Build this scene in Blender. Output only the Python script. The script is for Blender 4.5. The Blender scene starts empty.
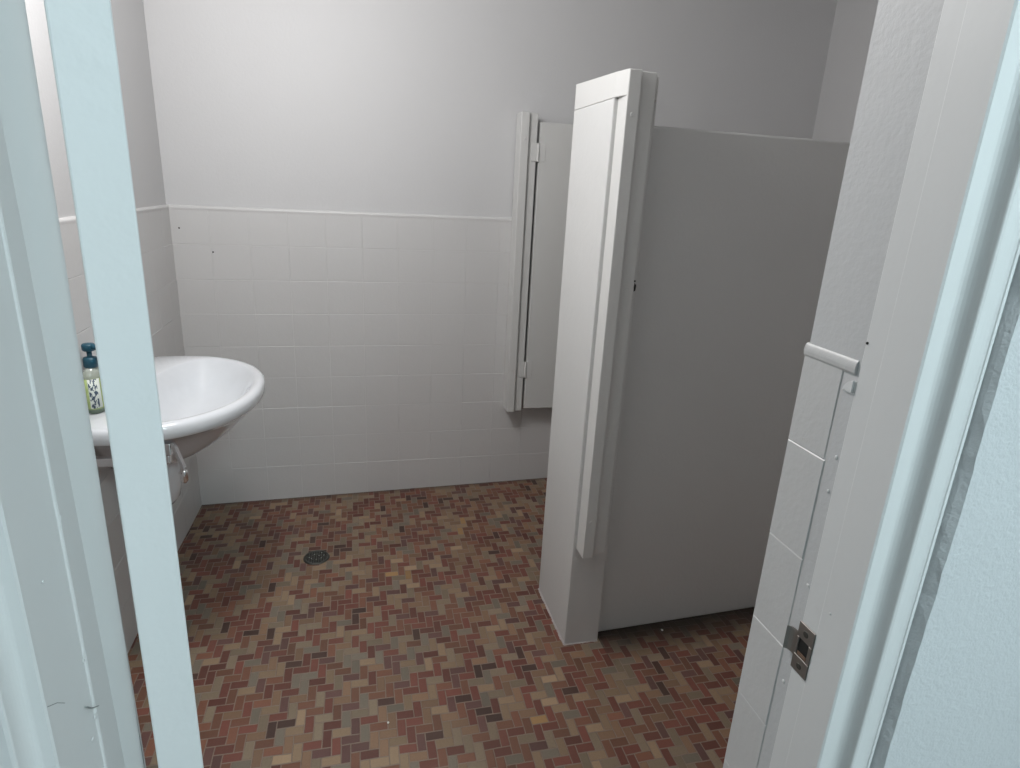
import bpy, bmesh, math, random
from mathutils import Vector, Matrix
random.seed(7)
S = bpy.context.scene
COL = S.collection
PI = math.pi

# ------------------------------------------------------------------ helpers
def link(name, bm, mat, parent=None, smooth=False):
    bmesh.ops.recalc_face_normals(bm, faces=bm.faces[:])
    me = bpy.data.meshes.new(name)
    bm.to_mesh(me); bm.free()
    if smooth:
        for p in me.polygons: p.use_smooth = True
    o = bpy.data.objects.new(name, me)
    COL.objects.link(o)
    for m in (mat if isinstance(mat, (list, tuple)) else [mat]):
        me.materials.append(m)
    if parent:
        o.parent = parent
    return o

def struct(o):
    o['kind'] = 'structure'; return o

def tag(o, label, cat, group=None):
    o['label'] = label; o['category'] = cat
    if group: o['group'] = group
    return o

def box(bm, x0, x1, y0, y1, z0, z1, bev=0.0, seg=2):
    vs = [bm.verts.new((x, y, z)) for x in (x0, x1) for y in (y0, y1) for z in (z0, z1)]
    q = [(0,1,3,2),(4,6,7,5),(0,4,5,1),(2,3,7,6),(0,2,6,4),(1,5,7,3)]
    fs = [bm.faces.new([vs[i] for i in f]) for f in q]
    bmesh.ops.recalc_face_normals(bm, faces=fs)
    if bev > 0:
        es = list({e for f in fs for e in f.edges})
        bmesh.ops.bevel(bm, geom=es, offset=bev, segments=seg, affect='EDGES', profile=0.5)

def prism(bm, pts, z0, z1, bev=0.0):
    a = [bm.verts.new((p[0], p[1], z0)) for p in pts]
    b = [bm.verts.new((p[0], p[1], z1)) for p in pts]
    n = len(pts)
    fs = [bm.faces.new(a[::-1]), bm.faces.new(b)]
    for i in range(n):
        fs.append(bm.faces.new([a[i], a[(i+1) % n], b[(i+1) % n], b[i]]))
    bmesh.ops.recalc_face_normals(bm, faces=fs)
    if bev > 0:
        es = list({e for f in fs for e in f.edges})
        bmesh.ops.bevel(bm, geom=es, offset=bev, segments=2, affect='EDGES', profile=0.5)

def rings(bm, rs, cap0=True, cap1=True):
    """skin a list of equal-length closed rings of coordinates"""
    V = [[bm.verts.new(p) for p in r] for r in rs]
    n = len(V[0])
    for a, b in zip(V, V[1:]):
        for i in range(n):
            bm.faces.new([a[i], a[(i+1) % n], b[(i+1) % n], b[i]])
    if cap0: bm.faces.new(V[0][::-1])
    if cap1: bm.faces.new(V[-1])

def lathe(bm, prof, c=(0,0,0), n=32, sx=1.0, sy=1.0):
    rs = []
    for r, z in prof:
        rs.append([(c[0]+r*sx*math.cos(2*PI*i/n), c[1]+r*sy*math.sin(2*PI*i/n), c[2]+z) for i in range(n)])
    rings(bm, rs)

def tube(bm, path, r, n=14):
    P = [Vector(p) for p in path]
    rs = []
    up = Vector((0.13, 0.91, 0.37)).normalized()
    for i, p in enumerate(P):
        t = (P[min(i+1, len(P)-1)] - P[max(i-1, 0)]).normalized()
        a = t.cross(up).normalized(); b = t.cross(a).normalized()
        rr = r[i] if isinstance(r, (list, tuple)) else r
        rs.append([tuple(p + a*rr*math.cos(2*PI*k/n) + b*rr*math.sin(2*PI*k/n)) for k in range(n)])
    rings(bm, rs)

# ------------------------------------------------------------------ materials
class N:
    def __init__(s, name):
        s.m = bpy.data.materials.new(name); s.m.use_nodes = True
        s.t = s.m.node_tree; s.bs = s.t.nodes['Principled BSDF']
    def n(s, typ, **kw):
        d = s.t.nodes.new(typ)
        for k, v in kw.items(): setattr(d, k, v)
        return d
    def put(s, sock, v):
        if v is None: return
        if isinstance(v, bpy.types.NodeSocket): s.t.links.new(v, sock)
        else: sock.default_value = v
    def math(s, op, a, b=None, c=None, clamp=False):
        d = s.n('ShaderNodeMath', operation=op, use_clamp=clamp)
        s.put(d.inputs[0], a); s.put(d.inputs[1], b)
        if c is not None: s.put(d.inputs[2], c)
        return d.outputs[0]
    def pos(s):
        return s.n('ShaderNodeNewGeometry').outputs['Position']
    def noise(s, vec, scale, detail=3, rough=.5):
        d = s.n('ShaderNodeTexNoise'); s.put(d.inputs['Vector'], vec)
        d.inputs['Scale'].default_value = scale; d.inputs['Detail'].default_value = detail
        d.inputs['Roughness'].default_value = rough
        return d.outputs['Fac']
    def ramp(s, fac, stops, interp='LINEAR'):
        d = s.n('ShaderNodeValToRGB'); s.put(d.inputs[0], fac)
        cr = d.color_ramp; cr.interpolation = interp
        while len(cr.elements) < len(stops): cr.elements.new(0.5)
        for e, (p, c) in zip(cr.elements, stops):
            e.position = p; e.color = (*c, 1) if len(c) == 3 else c
        return d.outputs[0]
    def mix(s, fac, a, b, blend='MIX'):
        d = s.n('ShaderNodeMix', data_type='RGBA', blend_type=blend)
        s.put(d.inputs[0], fac)
        for i, v in ((6, a), (7, b)):
            if isinstance(v, tuple): v = (*v[:3], 1)
            s.put(d.inputs[i], v)
        return d.outputs[2]
    def bump(s, h, dist, strength=1.0):
        d = s.n('ShaderNodeBump'); d.inputs['Distance'].default_value = dist
        d.inputs['Strength'].default_value = strength
        s.put(d.inputs['Height'], h); s.t.links.new(d.outputs[0], s.bs.inputs['Normal'])
    def set(s, col=None, rough=None, metal=None, **kw):
        if col is not None: s.put(s.bs.inputs['Base Color'], (*col, 1) if isinstance(col, tuple) else col)
        s.put(s.bs.inputs['Roughness'], rough); s.put(s.bs.inputs['Metallic'], metal)
        for k, v in kw.items(): s.put(s.bs.inputs[k.replace('_', ' ')], v)
        return s.m

def paint(name, col, rough, scale=60, dist=.0006, var=.03, fine=None):
    """brushed or rolled paint: a slight mottling and a fine surface relief"""
    k = N(name); p = k.pos()
    c = k.mix(k.noise(p, 3.0, 4), tuple(v*(1-var) for v in col), tuple(min(1, v*(1+var)) for v in col))
    h = k.noise(p, scale, 4, .55)
    if fine:
        h2 = k.noise(p, fine, 2, .5)
        h = k.math('ADD', h, k.math('MULTIPLY', h2, .5))
    k.bump(h, dist)
    return k.set(c, rough)

M_PLASTER = paint('painted_plaster', (.585, .585, .588), .55, 80, .0005, .02, 230)
M_CORR = paint('corridor_rough_plaster', (.64, .65, .66), .6, 150, .0009, .015, 420)
M_RENDER = paint('painted_masonry_render', (.60, .602, .592), .5, 26, .0009, .03, 90)
M_TILE = paint('painted_wall_tile', (.60, .595, .59), .36, 22, .0007, .025, 150)
M_TIMBER = paint('white_gloss_timber', (.62, .62, .605), .38, 18, .0006, .02, 70)
M_FRAME = paint('white_gloss_door_frame', (.74, .74, .735), .42, 14, .0004, .015, 60)
M_LEAF = paint('white_door_leaf', (.80, .81, .81), .4, 12, .0008, .015, 90)
M_PANEL = paint('stall_door_paint', (.60, .60, .585), .42, 20, .0006, .02)
M_CEIL = paint('ceiling_paint', (.48, .48, .48), .7, 50, .001)
M_SIDE = M_RENDER

def mat_simple(name, col, rough, metal=0, **kw):
    k = N(name)
    c = k.mix(k.noise(k.pos(), 25, 3), tuple(v*.96 for v in col), tuple(min(1, v*1.04) for v in col))
    return k.set(c, rough, metal, **kw)
M_CERAMIC = mat_simple('glazed_white_ceramic', (.73, .745, .77), .12, Coat_Weight=.3)
M_CHROME = mat_simple('chrome', (.82, .83, .85), .12, 1)
M_STEEL = mat_simple('tarnished_steel', (.30, .28, .26), .42, .9)
M_IRON = mat_simple('dark_drain_metal', (.10, .10, .09), .45, .8)
M_SPECK = mat_simple('worn_bright_metal', (.34, .36, .33), .4, .7)
M_BLACK = mat_simple('dark_void', (.012, .011, .010), .8)
M_WOODVOID = mat_simple('bare_wood_in_mortise', (.20, .12, .08), .8)
M_TEAL = mat_simple('dark_teal_plastic', (.012, .075, .115), .35)
M_FLECK = mat_simple('white_paint_fleck', (.8, .79, .75), .6)
M_SEALANT = mat_simple('old_white_sealant', (.46, .43, .42), .6)
M_CONCRETE = paint('corridor_floor_vinyl', (.42, .42, .41), .6, 40, .0005)

def floor_material():
    k = N('herringbone_clay_mosaic'); p = k.pos()
    sp = k.n('ShaderNodeSeparateXYZ'); k.put(sp.inputs[0], p)
    # gentle waviness so that the courses are not ruled with a ruler
    wob = k.n('ShaderNodeTexNoise'); k.put(wob.inputs['Vector'], p); wob.inputs['Scale'].default_value = 9
    sw = k.n('ShaderNodeSeparateColor'); k.t.links.new(wob.outputs['Color'], sw.inputs[0])
    wx = k.math('MULTIPLY', k.math('SUBTRACT', sw.outputs[0], .5), .006)
    wy = k.math('MULTIPLY', k.math('SUBTRACT', sw.outputs[1], .5), .006)
    x = k.math('DIVIDE', k.math('ADD', k.math('SUBTRACT', sp.outputs[0], 1.486 - .0262*400), wx), .0262)
    y = k.math('DIVIDE', k.math('ADD', k.math('SUBTRACT', sp.outputs[1], -1.491 - .0300*400), wy), .0300)
    i = k.math('FLOOR', x); j = k.math('FLOOR', y)
    fx = k.math('SUBTRACT', x, i); fy = k.math('SUBTRACT', y, j)
    m = k.math('MODULO', k.math('ADD', i, j), 4.0)
    m = k.math('FLOOR', k.math('ADD', m, .5))
    hor = k.math('LESS_THAN', m, 1.5)
    up = k.math('GREATER_THAN', m, 2.5)
    # along / across coordinates of the brick this point belongs to
    uh = k.math('ADD', fx, m)
    uv = k.math('ADD', fy, up)
    inv = k.math('SUBTRACT', 1.0, hor)
    u = k.math('ADD', k.math('MULTIPLY', hor, uh), k.math('MULTIPLY', inv, uv))
    v = k.math('ADD', k.math('MULTIPLY', hor, fy), k.math('MULTIPLY', inv, fx))
    idi = k.math('SUBTRACT', i, k.math('MULTIPLY', hor, m))
    idj = k.math('SUBTRACT', j, k.math('MULTIPLY', inv, up))
    cv = k.n('ShaderNodeCombineXYZ'); k.put(cv.inputs[0], idi); k.put(cv.inputs[1], idj); k.put(cv.inputs[2], hor)
    wn = k.n('ShaderNodeTexWhiteNoise', noise_dimensions='3D'); k.put(wn.inputs['Vector'], cv.outputs[0])
    ed = k.math('MINIMUM', k.math('MINIMUM', u, k.math('SUBTRACT', 2.0, u)), k.math('MINIMUM', v, k.math('SUBTRACT', 1.0, v)))
    fine = k.noise(p, 420, 2)
    edn = k.math('ADD', ed, k.math('MULTIPLY', k.math('SUBTRACT', fine, .5), .06))
    mr = k.n('ShaderNodeMapRange'); k.put(mr.inputs[0], edn)
    mr.inputs[1].default_value = .035; mr.inputs[2].default_value = .085
    tile = mr.outputs[0]
    # brick colour: clustered random pick from the fired-clay range
    clus = k.noise(cv.outputs[0], .10, 2)
    pick = k.math('ADD', k.math('MULTIPLY', wn.outputs['Value'], .86), k.math('MULTIPLY', k.math('SUBTRACT', clus, .5), .42))
    pick = k.math('ADD', pick, .06, clamp=True)
    col = k.ramp(pick, FLOOR_STOPS, 'CONSTANT')
    # speckle and wear inside each brick
    sc2 = k.n('ShaderNodeSeparateColor'); k.t.links.new(wn.outputs['Color'], sc2.inputs[0])
    br = k.math('ADD', .80, k.math('MULTIPLY', sc2.outputs[1], .36))
    br = k.math('MULTIPLY', br, k.math('ADD', .80, k.math('MULTIPLY', k.noise(p, 180, 4, .7), .40)))
    vm = k.n('ShaderNodeVectorMath', operation='SCALE'); k.put(vm.inputs[0], col); k.put(vm.inputs[3], br)
    grout = k.mix(k.noise(p, 14, 3), (.185, .130, .100), (.30, .225, .175))
    c = k.mix(tile, grout, vm.outputs[0])
    # traffic film: broad dusty patches dull the colours
    film = k.noise(p, 2.3, 4, .6)
    c = k.mix(k.math('MULTIPLY', k.ramp(film, [(.35, (0, 0, 0)), (.7, (1, 1, 1))]), .13), c, (.20, .155, .11))
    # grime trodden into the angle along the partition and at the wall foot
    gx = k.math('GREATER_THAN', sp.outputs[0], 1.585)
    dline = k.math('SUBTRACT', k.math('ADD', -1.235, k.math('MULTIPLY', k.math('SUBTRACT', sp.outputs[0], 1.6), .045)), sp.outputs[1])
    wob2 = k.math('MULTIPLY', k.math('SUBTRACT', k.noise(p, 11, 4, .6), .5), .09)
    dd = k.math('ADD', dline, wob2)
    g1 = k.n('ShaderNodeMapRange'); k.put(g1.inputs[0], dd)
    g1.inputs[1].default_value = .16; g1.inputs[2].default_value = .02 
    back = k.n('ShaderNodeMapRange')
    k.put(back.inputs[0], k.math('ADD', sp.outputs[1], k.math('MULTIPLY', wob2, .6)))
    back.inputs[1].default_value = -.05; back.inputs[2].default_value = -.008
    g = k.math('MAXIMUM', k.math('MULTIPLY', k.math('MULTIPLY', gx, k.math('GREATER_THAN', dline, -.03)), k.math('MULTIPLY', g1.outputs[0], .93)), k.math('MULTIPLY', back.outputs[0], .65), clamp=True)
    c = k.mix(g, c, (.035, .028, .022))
    k.bump(k.math('ADD', tile, k.math('MULTIPLY', fine, .25)), .0012)
    ro = k.math('ADD', .42, k.math('MULTIPLY', k.noise(p, 30, 3), .25))
    return k.set(c, ro)
FLOOR_STOPS = [
    (0.00, (.060, .028, .021)), (.08, (.125, .040, .028)), (.19, (.172, .055, .038)), (.32, (.158, .068, .040)),
    (.41, (.205, .084, .050)), (.49, (.120, .055, .047)), (.55, (.225, .132, .078)), (.64, (.262, .178, .108)),
    (.74, (.222, .168, .112)), (.83, (.175, .146, .110)), (.90, (.330, .226, .138)), (.96, (.350, .205, .085))]
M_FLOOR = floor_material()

# ------------------------------------------------------------------ the room (metres; back-left corner at the origin)
RX = 3.06; YF = -2.4475; YC = -2.606; ZC = 2.58
XL, XR = .565, 1.217                     # faces of the entrance reveal
HEAD = 2.03

bm = bmesh.new()
def floor_z(x, y):
    w_ = max(0., min(1., (y+.62)/.60)); w_ = w_*w_*(3-2*w_)
    return w_*(-.022+.019*max(0., min(2.2, x)))
xs_ = [-.15+i*(RX+.30)/34 for i in range(35)]; ys_ = [YC+i*(.15-YC)/34 for i in range(35)]
gv = [[bm.verts.new((x, y, floor_z(x, y))) for y in ys_] for x in xs_]
for a, b_ in zip(gv, gv[1:]):
    for j_ in range(34): bm.faces.new([a[j_], b_[j_], b_[j_+1], a[j_+1]])
lo_ = [bm.verts.new((x, y, -.12)) for x, y in ((xs_[0], YC), (xs_[-1], YC), (xs_[-1], .15), (xs_[0], .15))]
bm.faces.new(lo_[::-1])
edge_ = [[g_[0] for g_ in gv], gv[-1], [g_[-1] for g_ in gv][::-1], gv[0][::-1]]
for k_, row in enumerate(edge_):
    bm.faces.new([lo_[k_], lo_[(k_+1) % 4]] + row[::-1])
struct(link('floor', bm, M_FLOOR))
bm = bmesh.new(); box(bm, -1.6, 3.3, -4.15, YC, -.12, -.001)
struct(link('floor_corridor', bm, M_CONCRETE))
bm = bmesh.new(); box(bm, -1.6, 3.3, -4.15, .15, ZC, ZC+.12)
struct(link('ceiling', bm, M_CEIL))
bm = bmesh.new(); box(bm, -.15, RX+.15, 0, .15, -.06, ZC)
wall_back = struct(link('wall_back', bm, M_PLASTER))
bm = bmesh.new(); box(bm, -.15, 0, YF, 0, -.06, ZC)
wall_left = struct(link('wall_left', bm, M_PLASTER))
bm = bmesh.new(); box(bm, RX, RX+.15, YF, 0, 0, ZC)
wall_right = struct(link('wall_right', bm, M_PLASTER))
bm = bmesh.new(); box(bm, -1.6, 3.3, -4.15, -4.0, 0, ZC)
struct(link('wall_corridor', bm, M_CORR))
for nm, x0, x1 in (('wall_corridor_left', -1.6, -1.45), ('wall_corridor_right', 3.15, 3.3)):
    bm = bmesh.new(); box(bm, x0, x1, -4.0, YC, 0, ZC); struct(link(nm, bm, M_CORR))

# the wall pierced by the doorway: room side plaster, corridor side rough plaster
def front_wall(name, x0, x1, z0, z1, ret=None):
    b = bmesh.new()
    if ret == 'R':      # masonry stands round the frame; its plaster edge returns to the frame
        pts = [(XR, YF), (x1, YF), (x1, YC), (1.2625, YC), (1.2585, -2.594), (1.2585, -2.53), (XR, -2.5185)]
        rnd = random.Random(5); nz = 190; lev = []
        a1 = a2 = 0
        for q in range(nz+1):
            a1 = a1*.55+rnd.uniform(-.0011, .0011); a2 = a2*.4+rnd.uniform(-.0009, .0009)
            P = list(pts); P[3] = (pts[3][0]+a1, pts[3][1]); P[4] = (pts[4][0]+a2*.6, pts[4][1]); P.insert(4, (1.2603+a2, -2.6005+a1*.6))
            lev.append([(x, y, z0+(z1-z0)*q/nz) for x, y in P])
        rings(b, lev)
    elif ret == 'L':
        pts = [(x0, YF), (XL+.0002, YF), (XL+.0014, -2.516), (.5255, -2.53), (.5255, -2.594), (.5205, YC), (x0, YC)]
        prism(b, pts, z0, z1)
        for v in b.verts:          # the reveal is a little out of plumb
            if abs(v.co.y-YF) < 1e-5 and v.co.x > .5: v.co.x += .0078*(v.co.z-1.0)
    else:
        box(b, x0, x1, YC, YF, z0, z1)
    for f in b.faces:
        if f.calc_center_median().y < -2.55: f.material_index = 1
    return struct(link(name, b, [M_PLASTER if ret != 'L' else M_FRAME, M_CORR]))
wall_front = front_wall('wall_front', XR, 3.3, 0, ZC, 'R')
wall_front2 = front_wall('wall_front_left', -1.6, XL, 0, ZC, 'L')
front_wall('wall_front_head', .5205, 1.2625, HEAD+.06, ZC)

# ---- tile wainscots: every course slightly out of line, as painted tiles are
def wainscot(name, length, z_top, pitch_x, pitch_z, rows, frame, thick=.010, zrow0=.0118, parent=None, x_start=0., vj=.0010, hj=.0020):
    """local: u along the wall, w out of the wall, z up; frame maps (u,w,z) to the world"""
    b = bmesh.new(); rnd = random.Random(sum(map(ord, name)))
    ncol = int(length/pitch_x)+1
    for r in range(rows):
        za = zrow0 + r*pitch_z if r else -.03
        zb = zrow0 + (r+1)*pitch_z if r < rows-1 else z_top-.006
        for c in range(ncol):
            ua = x_start + c*pitch_x; ub = min(length, ua+pitch_x)
            ua = max(ua, 0.)
            if ub - ua < .004: continue
            tl = rnd.uniform(-.0005, .0005); dp = rnd.uniform(-.0004, .0004)
            o = [(ua, za), (ub, za), (ub, zb), (ua, zb)]
            i = [(ua+vj, za+hj), (ub-vj, za+hj), (ub-vj, zb-hj), (ua+vj, zb-hj)]
            base = [b.verts.new(frame(u, thick-.0010, z)) for u, z in o]
            top = [b.verts.new(frame(u, thick+dp+(-tl if q < 2 else tl)+.0004, z)) for q, (u, z) in enumerate(i)]
            b.faces.new(top)
            for q in range(4):
                b.faces.new([base[q], base[(q+1) % 4], top[(q+1) % 4], top[q]])
    # rounded top edge
    prof = [(0, z_top+.004)] + [(thick+.002 - .010*(1-math.sin(a)), z_top-.006+.010*math.cos(a)) for a in [0.02, .35, .7, 1.05, 1.35, 1.57]] + [(thick+.0015, z_top-.012), (thick-.002, z_top-.013)]
    A = [b.verts.new(frame(0, w, z)) for w, z in prof]; B = [b.verts.new(frame(length, w, z)) for w, z in prof]
    for q in range(len(prof)-1):
        b.faces.new([A[q], B[q], B[q+1], A[q+1]])
    # closed ends
    for u in (0, length):
        b.faces.new([b.verts.new(frame(u, 0, -.03)), b.verts.new(frame(u, thick, -.03)), b.verts.new(frame(u, thick, z_top-.004)), b.verts.new(frame(u, 0, z_top+.004))])
    return link(name, b, M_TILE, parent)

CAP = 1.384
wb = wainscot('tile_wainscot', RX, CAP, .1597, .152, 9, lambda u, w, z: (u, -w, z), parent=wall_back, x_start=.0029)
wl = wainscot('tile_wainscot', -YF, CAP, .1597, .152, 9, lambda u, w, z: (w, -u, z), parent=wall_left, x_start=-.03)
wainscot('tile_wainscot', -YF, CAP, .1597, .152, 9, lambda u, w, z: (RX-w, -u, z), parent=wall_right)
wainscot('tile_wainscot', RX-XR-.001, CAP, .1597, .152, 9, lambda u, w, z: (XR+.001+u, YF+w*.32, z), parent=wall_front)
wainscot('tile_wainscot', XL+.0006, CAP, .1597, .152, 9, lambda u, w, z: (u, YF+w*.32, z), parent=wall_front2)
# the return of the wainscot inside the doorway, small tiles
def reveal_tiles():
    b = bmesh.new()
    zs = [0, .087, .195, .303, .411, .519, .627, .735, .843, .953, .063+1.0, 1.171, 1.283, 1.386]
    zs[10] = 1.062
    y_in, y_out = YF+.0032, -2.500
    t = .0011
    for k, (za, zb) in enumerate(zip(zs, zs[1:])):
        ye = y_out if k < len(zs)-2 else -2.4985
        o = [(y_in, za), (ye, za), (ye, zb), (y_in, zb)]
        h = .0011
        i = [(y_in-.0012, za+h), (ye+.001, za+h), (ye+.001, zb-h), (y_in-.0012, zb-h)]
        base = [b.verts.new((XR-t+.0009, y, z)) for y, z in o]
        tilt = .0004*(-1)**k
        top = [b.verts.new((XR-t+(tilt if q < 2 else 0), y, z)) for q, (y, z) in enumerate(i)]
        b.faces.new(top)
        for q in range(4): b.faces.new([base[q], base[(q+1) % 4], top[(q+1) % 4], top[q]])
    # end strip towards the frame
    b.faces.new([b.verts.new((XR, y_out-.003, 0)), b.verts.new((XR, y_out-.003, 1.36)), b.verts.new((XR-t+.001, y_out, 1.36)), b.verts.new((XR-t+.001, y_out, 0))])
    # rounded cap running on to the frame
    n = 8
    prof = [(XR-.0027+.0032*(1-math.sin(a*PI/2/n)), 1.3800+.0080*math.cos(a*PI/2/n)) for a in range(n+1)]
    prof = [(XR+.002, 1.3880)] + prof + [(XR-.0023, 1.3765), (XR-.0012, 1.3745), (XR+.001, 1.3735)]
    A = [b.verts.new((x, y_in, z)) for x, z in prof]; B = [b.verts.new((x, -2.5135, z)) for x, z in prof]
    for q in range(len(prof)-1): b.faces.new([A[q], A[q+1], B[q+1], B[q]])
    b.faces.new(A[::-1]); b.faces.new(B)
    return link('tile_wainscot', b, M_TILE, wall_front)
reveal_tiles()
# lump of filler in the corner where tiles meet frame
b = bmesh.new()
n = 10
pts = [(-2.5165, 1.356)] + [(-2.5165+.013*math.sin(a*PI/2/n), 1.356+.013*math.cos(a*PI/2/n)) for a in range(n+1)]
A = [b.verts.new((XR-.0026, y, z)) for y, z in pts]; B = [b.verts.new((XR+.002, y, z)) for y, z in pts]
b.faces.new(A); b.faces.new(B[::-1])
for q in range(len(pts)): b.faces.new([A[q], B[q], B[(q+1) % len(pts)], A[(q+1) % len(pts)]])
bmesh.ops.bevel(b, geom=[e for e in b.edges if all(abs(v.co.x-(XR-.0026)) < 1e-5 for v in e.verts)], offset=.002, segments=2, affect='EDGES')
link('filler_lump', b, M_FRAME, wall_front)
# small drilled holes left in the tiles
for (u, z) in ((.043, 1.294), (.168, 1.196)):
    b = bmesh.new(); lathe(b, [(.0001, 0), (.0032, 0), (.0036, .0006), (.0036, .004)], n=12)
    o = link('screw_hole', b, M_BLACK, wall_back); o.rotation_euler = (-PI/2, 0, 0); o.location = (u, -.0118, z)

# ------------------------------------------------------------------ door frame
def frame_side(right):
    if right:
        p = [(XR+.0018, -2.5135), (XR-.0003, -2.5172), (XR, -2.5375), (XR-.0004, -2.5381), (XR-.0004, -2.5755), (XR+.0012, -2.577)]
        x0 = XR; s = 1
    else:
        p = [(XL+.0015, -2.5165), (XL+.0010, -2.5176), (XL, -2.5182), (XL, -2.5755), (XL-.0012, -2.577)]
        x0 = XL; s = -1
    w1 = .0215 if right else .0140
    w2 = .016
    # flat, then a hollow running back to the next step
    p += [(x0+s*w1*.55, -2.5775)]
    for a in range(1, 8):
        t = a/7*PI/2
        p += [(x0+s*(w1*.55+(w1*.45)*math.sin(t)), -2.5775-.0145*(1-math.cos(t)))]
    p += [(x0+s*(w1+.0006), -2.5930), (x0+s*(w1+.0025), -2.5938)]
    for a in range(1, 6):
        t = a/5*PI/2
        p += [(x0+s*(w1+.0025+(w2-.0025)*math.sin(t)), -2.5938-.003*(1-math.cos(t)))]
    xe = x0+s*(w1+w2+.003)
    p += [(xe, -2.5965), (xe, -2.530)]
    return p, xe
bmf = bmesh.new()
pR, xeR = frame_side(True); prism(bmf, pR, 0, HEAD)
frame_r = link('trim_1', bmf, M_FRAME); struct(frame_r)
bmf = bmesh.new(); pL, xeL = frame_side(False); prism(bmf, pL, 0, HEAD)
frame_l = struct(link('trim_2', bmf, M_FRAME))
b = bmesh.new(); box(b, xeL, xeR, -2.594, -2.5165, HEAD, HEAD+.06, .003)
struct(link('trim_3', b, M_FRAME))

# strike plate let into the right jamb
b = bmesh.new()
xs = XR-.0016
def plate(b, y0, y1, z0, z1, x0=xs, x1=XR+.0004): box(b, x0, x1, y0, y1, z0, z1, .0003, 1)
ya, yb, za, zb = -2.5375, -2.5150, 1.0515, 1.1085
plate(b, ya, yb, 1.0905, zb); plate(b, ya, yb, za, 1.0695)
plate(b, ya, ya+.0045, 1.0695, 1.0905); plate(b, yb-.0035, yb, 1.0695, 1.0905)
# curved lip towards the room
lip = [(yb-.0002, XR-.0008), (yb+.004, XR-.0009), (yb+.008, XR-.0022), (yb+.0105, XR-.0052)]
for (y0, x0), (y1, x1) in zip(lip, lip[1:]):
    q = [(x0-.001, y0), (x1-.001, y1), (x1+.0006, y1), (x0+.0006, y0)]
    prism(b, q, 1.0665, 1.0945)
strike = link('strike_plate', b, M_STEEL, frame_r); strike['label'] = 'tarnished steel strike plate'
b = bmesh.new(); box(b, XR-.0004, XR+.012, ya+.003, yb-.002, 1.068, 1.092)
link('mortise', b, M_BLACK, strike)
b = bmesh.new(); box(b, XR-.0008, XR+.004, ya+.0055, yb-.004, 1.0705, 1.0745)
link('mortise_chip', b, M_WOODVOID, strike)
for z in (1.0995, 1.0600):
    b = bmesh.new(); lathe(b, [(.0001, 0), (.0032, 0), (.0036, .0004), (.0036, .003)], n=14)
    o = link('screw', b, M_IRON, strike); o.rotation_euler = (0, PI/2, 0); o.location = (xs-.0005, -2.5262, z)
# nail hole and paint nicks in the jambs
b = bmesh.new(); lathe(b, [(.0001, 0), (.0011, 0), (.0013, .0003), (.0013, .003)], n=10)
o = link('nail_hole', b, M_BLACK, frame_r); o.rotation_euler = (0, PI/2, 0); o.location = (XR-.0012, -2.5185, 1.4055)
def nick(parent, x, y, z, r, s):
    bb = bmesh.new(); bmesh.ops.create_icosphere(bb, subdivisions=2, radius=1)
    for v in bb.verts: v.co *= 1+random.uniform(-.25, .25)
    o = link('paint_nick', bb, M_FRAME, parent, True); o.location = (x, y, z); o.scale = (.0007, r, r*s)
for y, z, r, s in [(-2.515, 1.282, .0022, 1.2), (-2.521, 1.163, .0016, 1), (-2.5185, 1.1075, .0030, .9), (-2.529, 1.095, .0022, .8), (-2.552, 1.255, .0012, 1.1)]:
    nick(frame_l, XL+.0012, y, z, r, s)
for y, z, r, s in [(-2.5125, 1.292, .0016, 1.3), (-2.512, 1.256, .0014, 1.4), (-2.514, 1.150, .0022, .7), (-2.548, 1.142, .0016, .9), (-2.510, 1.025, .0020, 1)]:
    nick(frame_r, XR-.0006, y, z, r, s)
# old repair joint across the left jamb
b = bmesh.new()
for cr in ([(-2.5749, 1.1721), (-2.5630, 1.1640), (-2.5541, 1.1551)], [(-2.5302, 1.1279), (-2.5220, 1.1185), (-2.5131, 1.1120)]):
    for (y0, z0), (y1, z1) in zip(cr, cr[1:]):
        xx = XL+.0003 if y0 < -2.54 else XL+.0024
        vs = [b.verts.new((xx+e, y, z+d)) for e in (0, -.003) for (y, z, d) in ((y0, z0, -.0003), (y1, z1, -.0003), (y1, z1, .0003), (y0, z0, .0003))]
        b.faces.new(vs[:4]); b.faces.new(vs[4:][::-1])
        for q in range(4): b.faces.new([vs[q], vs[(q+1) % 4], vs[4+(q+1) % 4], vs[4+q]])
crack = link('crack', b, mat_simple('crack_shadow_line', (.30, .31, .30), .8), frame_l)

# ------------------------------------------------------------------ entrance door, standing open
ang = math.radians(19.15)
door = bpy.data.objects.new('door_1', None); COL.objects.link(door); struct(door)
door.location = (.5892-.0055, -2.4802, 0); door.rotation_euler = (0, .0055, ang)
b = bmesh.new(); box(b, 0, .036, 0, .62, .012, 2.015, .0016)
link('leaf', b, M_LEAF, door)
b = bmesh.new(); box(b, .0075, .0285, .6195, .6215, .99, 1.15, .0006)
link('latch_plate', b, M_STEEL, door)
b = bmesh.new(); box(b, .008, .028, .6210, .630, 1.072, 1.087, .0015)
link('latch_bolt', b, M_STEEL, door)
for z in (.22, 1.80):
    b = bmesh.new(); tube(b, [(-.0045, -.0045, z-.045), (-.0045, -.0045, z+.045)], .0045)
    box(b, -.0045, .030, -.0016, .0004, z-.045, z+.045, .0004, 1)
    h = link('hinge', b, M_STEEL, door)
    b = bmesh.new(); box(b, -.0235, -.0045, -.0055, -.0035, z-.045, z+.045, .0004, 1)
    link('hinge_plate', b, M_STEEL, h)

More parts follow.
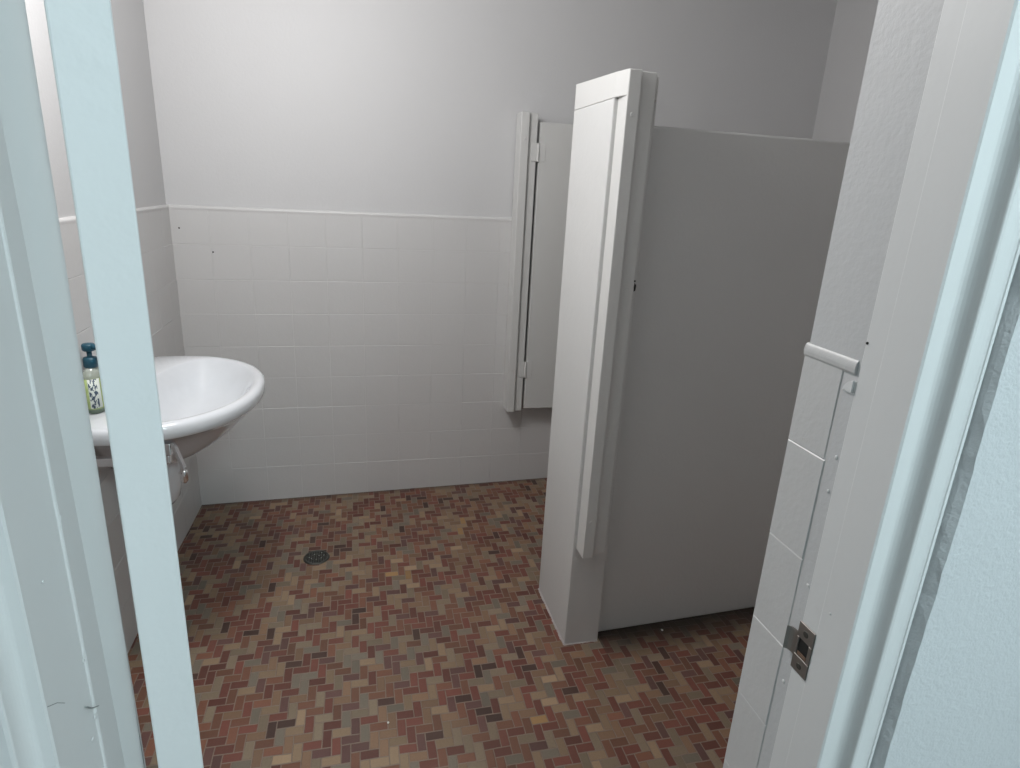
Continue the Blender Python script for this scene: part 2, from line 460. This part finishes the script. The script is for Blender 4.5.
# ------------------------------------------------------------------ masonry partition with its thick end
b = bmesh.new(); 
pts = [(1.452, -1.273), (1.578, -1.273), (1.580, -1.233), (RX-.0, -1.168), (RX, -1.06), (1.575, -1.12), (1.575, -.945), (1.452, -.945)]
PX0, PX1, PY0, PY1 = 1.452, 1.578, -1.273, -.948
box(b, PX0, PX1, PY0, PY1, 0, 1.765, .0035)
prism(b, [(1.56, -1.2335), (RX, -1.166), (RX, -1.06), (1.56, -1.125)], 0, 1.709, .006)
struct(link('wall_partition', b, M_RENDER))
# sealant smeared along the foot of the partition end
b = bmesh.new()
def bead(b, p0, p1, r, n=24, seed=1):
    rnd = random.Random(seed); path = []; rr = []
    for i in range(n+1):
        t = i/n
        path.append((p0[0]+(p1[0]-p0[0])*t+rnd.uniform(-.0012, .0012), p0[1]+(p1[1]-p0[1])*t+rnd.uniform(-.001, .001), .001))
        rr.append(r*rnd.uniform(.5, 1.25))
    tube(b, path, rr, 8)
bead(b, (1.4515, -.95), (1.4515, -1.274), .0040, 40, 3); bead(b, (1.4515, -1.2735), (1.576, -1.2735), .0030, 18, 4)
struct(link('trim_4', b, M_SEALANT))

# ---- door posts of the stall
near = bpy.data.objects.new('stall_door_post', None); COL.objects.link(near); near.location = (1.5, -1.30, .39)
bpy.context.view_layer.update()
def kid(name, b, m, root, **kw):
    for v in b.verts: v.co -= root.location
    return link(name, b, m, root, **kw)
tag(near, 'white stepped timber door post fixed to the near end of the grey partition', 'door post')
b = bmesh.new(); prism(b, [(1.4525, -1.2735), (1.4632, -1.3315), (1.480, -1.3315), (1.480, -1.2725), (1.577, -1.2725), (1.577, PY1), (1.4525, PY1)], 1.7655, 1.828, .0018)
for v in b.verts:
    if v.co.z > 1.80 and v.co.y > -1.0: v.co.z += .012
kid('head_block', b, M_TIMBER, near)
b = bmesh.new()
zt, zb = 1.828, .388
prism(b, [(1.4640, -1.2725), (1.4640, -1.335), (1.500, -1.335), (1.500, -1.314), (1.551, -1.314), (1.551, -1.2725)], zb, zt, .0028)
kid('stepped_board', b, M_TIMBER, near)
b = bmesh.new(); prism(b, [(1.5505, -1.2725), (1.5505, -1.300), (1.557, -1.297), (1.560, -1.2725)], zb+.01, zt-.0015, .0015)
kid('edge_bead', b, M_TIMBER, near)
for z in (1.72, .52):
    b = bmesh.new(); lathe(b, [(.0001, 0), (.005, 0), (.006, .001), (.006, .003)], n=14)
    o = link('screw_head', b, M_TIMBER, near); o.rotation_euler = (-PI/2, 0, 0); o.location = Vector((1.482, -1.3362, z))-near.location
b = bmesh.new(); bmesh.ops.create_icosphere(b, subdivisions=2, radius=1)
for v in b.verts: v.co = Vector((v.co.x*.0042, v.co.y*.003, v.co.z*.011*(1+.4*math.sin(9*v.co.x+5*v.co.y))))
o = link('old_bolt_hole', b, M_BLACK, near); o.location = Vector((1.553, -1.3120, 1.268))-near.location
b = bmesh.new(); lathe(b, [(.0001, 0), (.003, 0), (.003, .004)], n=8)
o = link('old_bolt_hole', b, M_BLACK, near); o.rotation_euler = (-PI/2, 0, 0); o.location = Vector((1.5505, -1.3140, 1.285))-near.location

far = bpy.data.objects.new('stall_door_post', None); COL.objects.link(far); far.location = (1.53, -.05, .44)
bpy.context.view_layer.update()
tag(far, 'white stepped timber door post on the tiled back wall carrying the stall door', 'door post')
b = bmesh.new()
prism(b, [(1.495, -.0128), (1.495, -.105), (1.533, -.105), (1.533, -.088), (1.576, -.088), (1.576, -.0128)], .440, 1.846, .0028)
kid('stepped_board', b, M_TIMBER, far)
for z in (1.735, .66):
    b = bmesh.new(); lathe(b, [(.0001, -.0005), (.005, 0), (.007, .001), (.007, .003)], n=14)
    o = link('screw_head', b, M_TIMBER, far); o.rotation_euler = (-PI/2, 0, 0); o.location = Vector((1.516, -.1062, z))-far.location

# ---- stall door, open against the back wall
sd = bpy.data.objects.new('stall_door', None); COL.objects.link(sd); sd.location = (1.5835, -.080, .45)
sd.rotation_euler = (0, 0, math.radians(-1.0))
tag(sd, 'plain off-white stall door hung open behind the thick end of the partition', 'door')
b = bmesh.new(); box(b, .0045, .80, -.010, .022, .002, 1.360, .003)
link('leaf', b, M_PANEL, sd)
for z0, z1 in ((1.193, 1.272), (.170, .250)):
    b = bmesh.new()
    box(b, -.034, -.0005, -.0125, -.0095, z0, z1, .0012)
    box(b, -.0005, .034, -.0125, -.0095, z0, z1, .0012)
    tube(b, [(0, -.0135, z0), (0, -.0135, z1)], .0052)
    h = link('hinge', b, M_TIMBER, sd)

# ------------------------------------------------------------------ wash basin on the left wall
BY, BZ = -.83, .85
basin = bpy.data.objects.new('wash_basin', None); COL.objects.link(basin); basin.location = (.0115, BY, BZ)
tag(basin, 'white oval ceramic wash basin hung on the tiled left wall', 'basin')
NB = 96
def outer(inset=0.0):
    A, Bh = .445-inset, .392-inset
    pts = []
    cx = .20
    for i in range(NB):
        th = 2*PI*i/NB
        c, s = math.cos(th), math.sin(th)
        lo, hi = 0., 1.
        for _ in range(40):
            r = (lo+hi)/2
            x, y = cx+r*c, r*s
            # D outline: super-ellipse to the front, gently narrowing sides back to the wall
            xf = max(0, (x-.10))/(A-.10)
            lim = Bh*(1-xf**2.15)**(1/2.15) if xf < 1 else -1
            if x < .10: lim = Bh*(1-.030*((.10-x)/.10)**2)
            ok = (x >= inset*.6) and abs(y) <= lim
            if ok: lo = r
            else: hi = r
        pts.append((cx+lo*c, lo*s))
    return pts
def bowl(cx, ax, by, e=2.3):
    pts = []
    for i in range(NB):
        th = 2*PI*i/NB
        # aim the ray from the same centre so that the rings stay matched
        c, s = math.cos(th), math.sin(th)
        lo, hi = 0., 1.
        for _ in range(40):
            r = (lo+hi)/2
            x, y = .20+r*c-cx, r*s
            if abs(x/ax)**e+abs(y/by)**e <= 1: lo = r
            else: hi = r
        pts.append((.20+lo*c, lo*s))
    return pts
def lv(pts, z): return [(x, y, z) for x, y in pts]
def sc(pts, kx, ky, z): return [(x*kx, y*ky, z) for x, y in pts]
R = []
O = outer()
R += [sc(O, .24, .16, -.250), sc(O, .36, .25, -.246), sc(O, .46, .34, -.236), sc(O, .57, .42, -.212), sc(O, .66, .49, -.185), sc(O, .745, .565, -.155), sc(O, .81, .64, -.127), sc(O, .88, .73, -.096), sc(O, .93, .81, -.073), sc(O, .955, .88, -.060), sc(O, .966, .94, -.054), sc(O, .972, .967, -.050)]
R += [lv(outer(.006), -.046), lv(outer(.0015), -.038), lv(O, -.028), lv(O, -.016), lv(outer(.003), -.008), lv(outer(.009), -.002), lv(outer(.018), .0005)]
def well(inset, back):
    """opening of the bowl: parallel to the rim in front, its own curve behind"""
    A, Bh = .445-inset, .392-inset
    pts = []
    for i in range(NB):
        th = 2*PI*i/NB; c, s_ = math.cos(th), math.sin(th); lo, hi = 0., 1.
        for _ in range(40):
            r = (lo+hi)/2; x, y = .20+r*c, r*s_
            xf = max(0, (x-.10))/(A-.10)
            lim = Bh*(1-xf**2.15)**(1/2.15) if xf < 1 else -1
            if abs(y) <= lim and x >= back+.105*(abs(y)/.36)**2.6: lo = r
            else: hi = r
        pts.append((.20+lo*c, lo*s_))
    # soften the two corners
    for _ in range(6):
        pts = [((pts[i-1][0]+2*pts[i][0]+pts[(i+1) % NB][0])/4, (pts[i-1][1]+2*pts[i][1]+pts[(i+1) % NB][1])/4) for i in range(NB)]
    return pts
W = well(.036, .072)
R += [lv(well(.029, .066), -.0005), lv(W, -.0045), lv(well(.042, .078), -.013)]
W = well(.044, .080)
B0 = (.243, .160, .336)
def blend(t, z):
    e = bowl(.236*t+.215*(1-t), B0[1]*t, B0[2]*t, 2.1)
    q = [(.215+(x-.215)*t, y*t) for x, y in W]
    return [(a[0]*t+b_[0]*(1-t), a[1]*t+b_[1]*(1-t), z) for a, b_ in zip(q, e)]
for t, z in ((.93, -.030), (.86, -.055), (.77, -.084), (.66, -.110), (.52, -.130), (.36, -.143), (.20, -.150), (.10, -.153)):
    R.append(blend(t, z))
b = bmesh.new(); rings(b, R)
bowl_o = link('bowl', b, M_CERAMIC, basin, True)
b = bmesh.new(); lathe(b, [(.012, -.012), (.020, -.010), (.030, -.002), (.033, .0015), (.026, .003), (.020, .001), (.004, -.002)], (.215, 0, -.1515), 28)
link('waste', b, M_CHROME, basin, True)
# half pedestal shroud below the bowl
b = bmesh.new()
def shr(d, hw, z, n=32):
    return [(d*math.sin(PI*i/(n-1))**.75 if 0 < i < n-1 else 0, -hw*math.cos(PI*i/(n-1)), z) for i in range(n)]
rings(b, [shr(.05, .04, -.4385), shr(.098, .066, -.434), shr(.130, .082, -.422), shr(.146, .089, -.400), shr(.153, .093, -.36), shr(.156, .095, -.31), shr(.158, .098, -.25), shr(.160, .10, -.18)])
link('shroud', b, M_CERAMIC, basin, True)

# ---- chrome bracket under the basin
cb = bpy.data.objects.new('towel_bracket', None); COL.objects.link(cb); cb.location = (.0115, -1.15, .73)
tag(cb, 'chrome bracket below the wash basin with a short arm bent downward', 'bracket')
b = bmesh.new(); box(b, 0, .226, -.011, .011, -.014, .012, .003); link('bar', b, M_CHROME, cb)
b = bmesh.new(); box(b, .196, .233, -.016, .014, .013, .051, .003); link('end_block', b, M_CHROME, cb)
b = bmesh.new()
def bar(b, p0, p1, w, t):
    p0, p1 = Vector(p0), Vector(p1); d = (p1-p0).normalized(); s = Vector((0, 1, 0)); q = d.cross(s).normalized()
    vs = []
    for p in (p0, p1):
        vs += [b.verts.new(p+s*w*a+q*t*c) for a, c in ((-1, -1), (1, -1), (1, 1), (-1, 1))]
    b.faces.new(vs[:4][::-1]); b.faces.new(vs[4:])
    for k in range(4): b.faces.new([vs[k], vs[(k+1) % 4], vs[4+(k+1) % 4], vs[4+k]])
bar(b, (.236, -.004, .052), (.259, -.004, -.032), .011, .0045)
bar(b, (.260, -.004, -.029), (.246, -.004, -.046), .010, .004)
bmesh.ops.bevel(b, geom=b.edges[:], offset=.0012, segments=2, affect='EDGES')
link('arm', b, M_CHROME, cb)
b = bmesh.new(); tube(b, [(.2565, -.003, -.034), (.258, -.003, -.044), (.2565, -.003, -.070), (.2555, -.003, -.078)], [.008, .0105, .0105, .006], 18)
link('knob', b, M_CHROME, cb, True)
b = bmesh.new(); box(b, -.001, .006, -.024, .024, -.028, .026, .002); link('wall_plate', b, M_CHROME, cb)

# ---- soap bottle on the basin ledge
bot = bpy.data.objects.new('soap_bottle', None); COL.objects.link(bot); bot.location = (.0365, -1.06, .8505)
bot.rotation_euler = (0, 0, math.radians(-12))
tag(bot, 'clear pump bottle of green liquid soap with a dark teal pump on the basin ledge', 'soap bottle')
k = N('clear_green_soap_bottle'); p = k.pos()
so = k.n('ShaderNodeTexCoord').outputs['Object']; sx = k.n('ShaderNodeSeparateXYZ'); k.put(sx.inputs[0], so)
c = k.ramp(k.math('DIVIDE', sx.outputs[2], .14, clamp=True), [(0, (.10, .14, .10)), (.09, (.12, .17, .12)), (.13, (.42, .52, .20)), (.70, (.46, .56, .24)), (.76, (.40, .44, .36)), (1, (.50, .52, .48))])
m_body = k.set(c, .15, Transmission_Weight=.15, Coat_Weight=.4)
b = bmesh.new()
lathe(b, [(.024, 0), (.030, .001), (.033, .005), (.0335, .02), (.0335, .098), (.032, .110), (.027, .122), (.020, .130), (.0145, .134), (.0135, .136)], n=40, sx=.72, sy=1.0)
link('bottle_body', b, m_body, bot, True)
k = N('printed_soap_label'); 
so = k.n('ShaderNodeTexCoord').outputs['Object']; sx = k.n('ShaderNodeSeparateXYZ'); k.put(sx.inputs[0], so)
mp = k.n('ShaderNodeMapping'); k.put(mp.inputs[0], so); mp.inputs['Scale'].default_value = (1.3, 1, .55)
bl = k.noise(mp.outputs[0], 130, 3, .6)
inkzone = k.math('MULTIPLY', k.math('GREATER_THAN', sx.outputs[0], .004), k.math('LESS_THAN', sx.outputs[0], .020))
ink = k.math('MULTIPLY', k.math('GREATER_THAN', bl, .50), inkzone)
leafz = k.math('LESS_THAN', sx.outputs[0], .003)
c = k.mix(leafz, (.74, .78, .72), k.mix(k.noise(so, 70, 3), (.30, .42, .13), (.62, .70, .34)))
c = k.mix(ink, c, (.05, .08, .12))
m_lab = k.set(c, .4)
b = bmesh.new()
rs = []
for z in (.018, .060, .104):
    rs.append([(.0244*math.cos(t), .0339*math.sin(t), z) for t in [(-160+140*i/24)*PI/180 for i in range(25)]])
V = [[b.verts.new(q) for q in r] for r in rs]
for r0, r1 in zip(V, V[1:]):
    for i in range(24): b.faces.new([r0[i], r0[i+1], r1[i+1], r1[i]])
lab = link('label', b, m_lab, bot, True)
lab['label'] = 'white and green label with dark print'
sol = lab.modifiers.new('thickness', 'SOLIDIFY'); sol.thickness = .0003
b = bmesh.new(); lathe(b, [(.0165, .133), (.0185, .135), (.0185, .157), (.016, .161), (.008, .163), (.0065, .165), (.0065, .180)], n=28)
link('collar', b, M_TEAL, bot, True)
b = bmesh.new()
lathe(b, [(.008, .178), (.014, .180), (.0165, .184), (.0165, .196), (.0145, .200), (.004, .201)], n=24)
tube(b, [(0, 0, .190), (.020, -.004, .192), (.034, -.007, .189), (.037, -.0075, .184)], [.0085, .0075, .006, .005], 14)
link('pump_head', b, M_TEAL, bot, True)

# ------------------------------------------------------------------ floor drain
dr = bpy.data.objects.new('floor_drain', None); COL.objects.link(dr); dr.location = (.580, -.590, 0)
tag(dr, 'round dark metal floor drain set in the brick mosaic floor', 'drain')
b = bmesh.new(); lathe(b, [(.001, .0002), (.044, .0002), (.044, .0012), (.001, .0012)], n=40)
link('drain_void', b, M_BLACK, dr)
b = bmesh.new()
n = 48
def circ(r, z): return [(r*math.cos(2*PI*i/n), r*math.sin(2*PI*i/n), z) for i in range(n)]
rings(b, [circ(.0435, .0003), circ(.0435, .0040), circ(.046, .0048), circ(.051, .0044), circ(.0535, .0006), circ(.0535, .0003)], False, False)
link('drain_rim', b, M_IRON, dr, True)
b = bmesh.new()
for k_ in range(-4, 5):
    x = k_*.0098; hl = math.sqrt(max(0, .0437**2-x*x))
    if hl > .01:
        box(b, x-.0016, x+.0016, -hl, hl, .0010, .0034, .0004, 1)
        box(b, -hl, hl, x-.0013, x+.0013, .0010, .0030, .0004, 1)
rings(b, [circ(.0205, .001), circ(.0205, .0036), circ(.0235, .0036), circ(.0235, .001)], False, False)
g = link('grate', b, M_IRON, dr)
b = bmesh.new()
for (x, y) in [(-.0098, .0196), (.0098, .0098), (.0196, -.0098), (-.0196, -.0098), (0, -.0196), (.0294, .0098), (-.0294, .0), (.0196, .0294)]:
    lathe(b, [(.0001, .0046), (.002, .0044), (.0026, .0036), (.0026, .0032)], (x, y, 0), 8)
link('worn_stud', b, M_SPECK, g)

# ---- two flecks of paint lying on the floor
for (x, y, r, lab_) in ((.833, -1.497, .0035, 'tiny white paint fleck lying on the brick floor near the doorway'), (1.835, -1.262, .0045, 'tiny white paint fleck in the grime at the foot of the partition')):
    b = bmesh.new(); bmesh.ops.create_icosphere(b, subdivisions=2, radius=1)
    for v in b.verts: v.co = Vector((v.co.x*r*(1+random.uniform(-.3, .3)), v.co.y*r*(1+random.uniform(-.3, .3)), v.co.z*.0016))
    o = link('paint_fleck', b, M_FLECK); o.location = (x, y, .0016); tag(o, lab_, 'paint fleck')

# ------------------------------------------------------------------ lamps
def area(name, loc, rot, sx, sy, power, col):
    l = bpy.data.lights.new(name, 'AREA'); l.shape = 'RECTANGLE'; l.size = sx; l.size_y = sy
    l.energy = power; l.color = col
    o = bpy.data.objects.new(name, l); COL.objects.link(o); o.location = loc; o.rotation_euler = rot
    return o
rl = bpy.data.lights.new('room_lamp', 'POINT'); rl.energy = 45; rl.color = (1, .985, .98); rl.shadow_soft_size = .18
ro = bpy.data.objects.new('room_lamp', rl); COL.objects.link(ro); ro.location = (.50, -1.38, 2.32)
area('corridor_lamp', (1.45, -3.62, ZC-.06), (0, 0, 0), .25, .5, 27, (.77, .955, 1.0))

w = bpy.data.worlds.new('dark_surroundings'); S.world = w; w.use_nodes = True
w.node_tree.nodes['Background'].inputs[0].default_value = (.7, .8, .9, 1)
w.node_tree.nodes['Background'].inputs[1].default_value = .02

# ------------------------------------------------------------------ camera
f_px, cx_px = 619.78, 507.0
yaw, pitch, roll = math.radians(-13.983), math.radians(-17.504), math.radians(2.8814)
cam = bpy.data.cameras.new('camera'); co = bpy.data.objects.new('camera', cam); COL.objects.link(co)
cam.sensor_width = 36; cam.sensor_fit = 'HORIZONTAL'; cam.lens = f_px*36/1020
cam.shift_x = (510-cx_px)/1020
cam.clip_start = .02
Rm = Matrix.Rotation(yaw, 3, 'Z') @ Matrix.Rotation(PI/2+pitch, 3, 'X') @ Matrix.Rotation(roll, 3, 'Z')
co.matrix_world = Matrix.Translation((.7764, -2.9674, 1.5215)) @ Rm.to_4x4()
S.camera = co

S.view_settings.view_transform = 'Standard'
S.view_settings.look = 'None'
S.view_settings.gamma = 1
S.view_settings.use_curve_mapping = False
S.view_settings.exposure = 0.0
S.cycles.use_denoising = True
S.cycles.max_bounces = 10
S.cycles.diffuse_bounces = 7
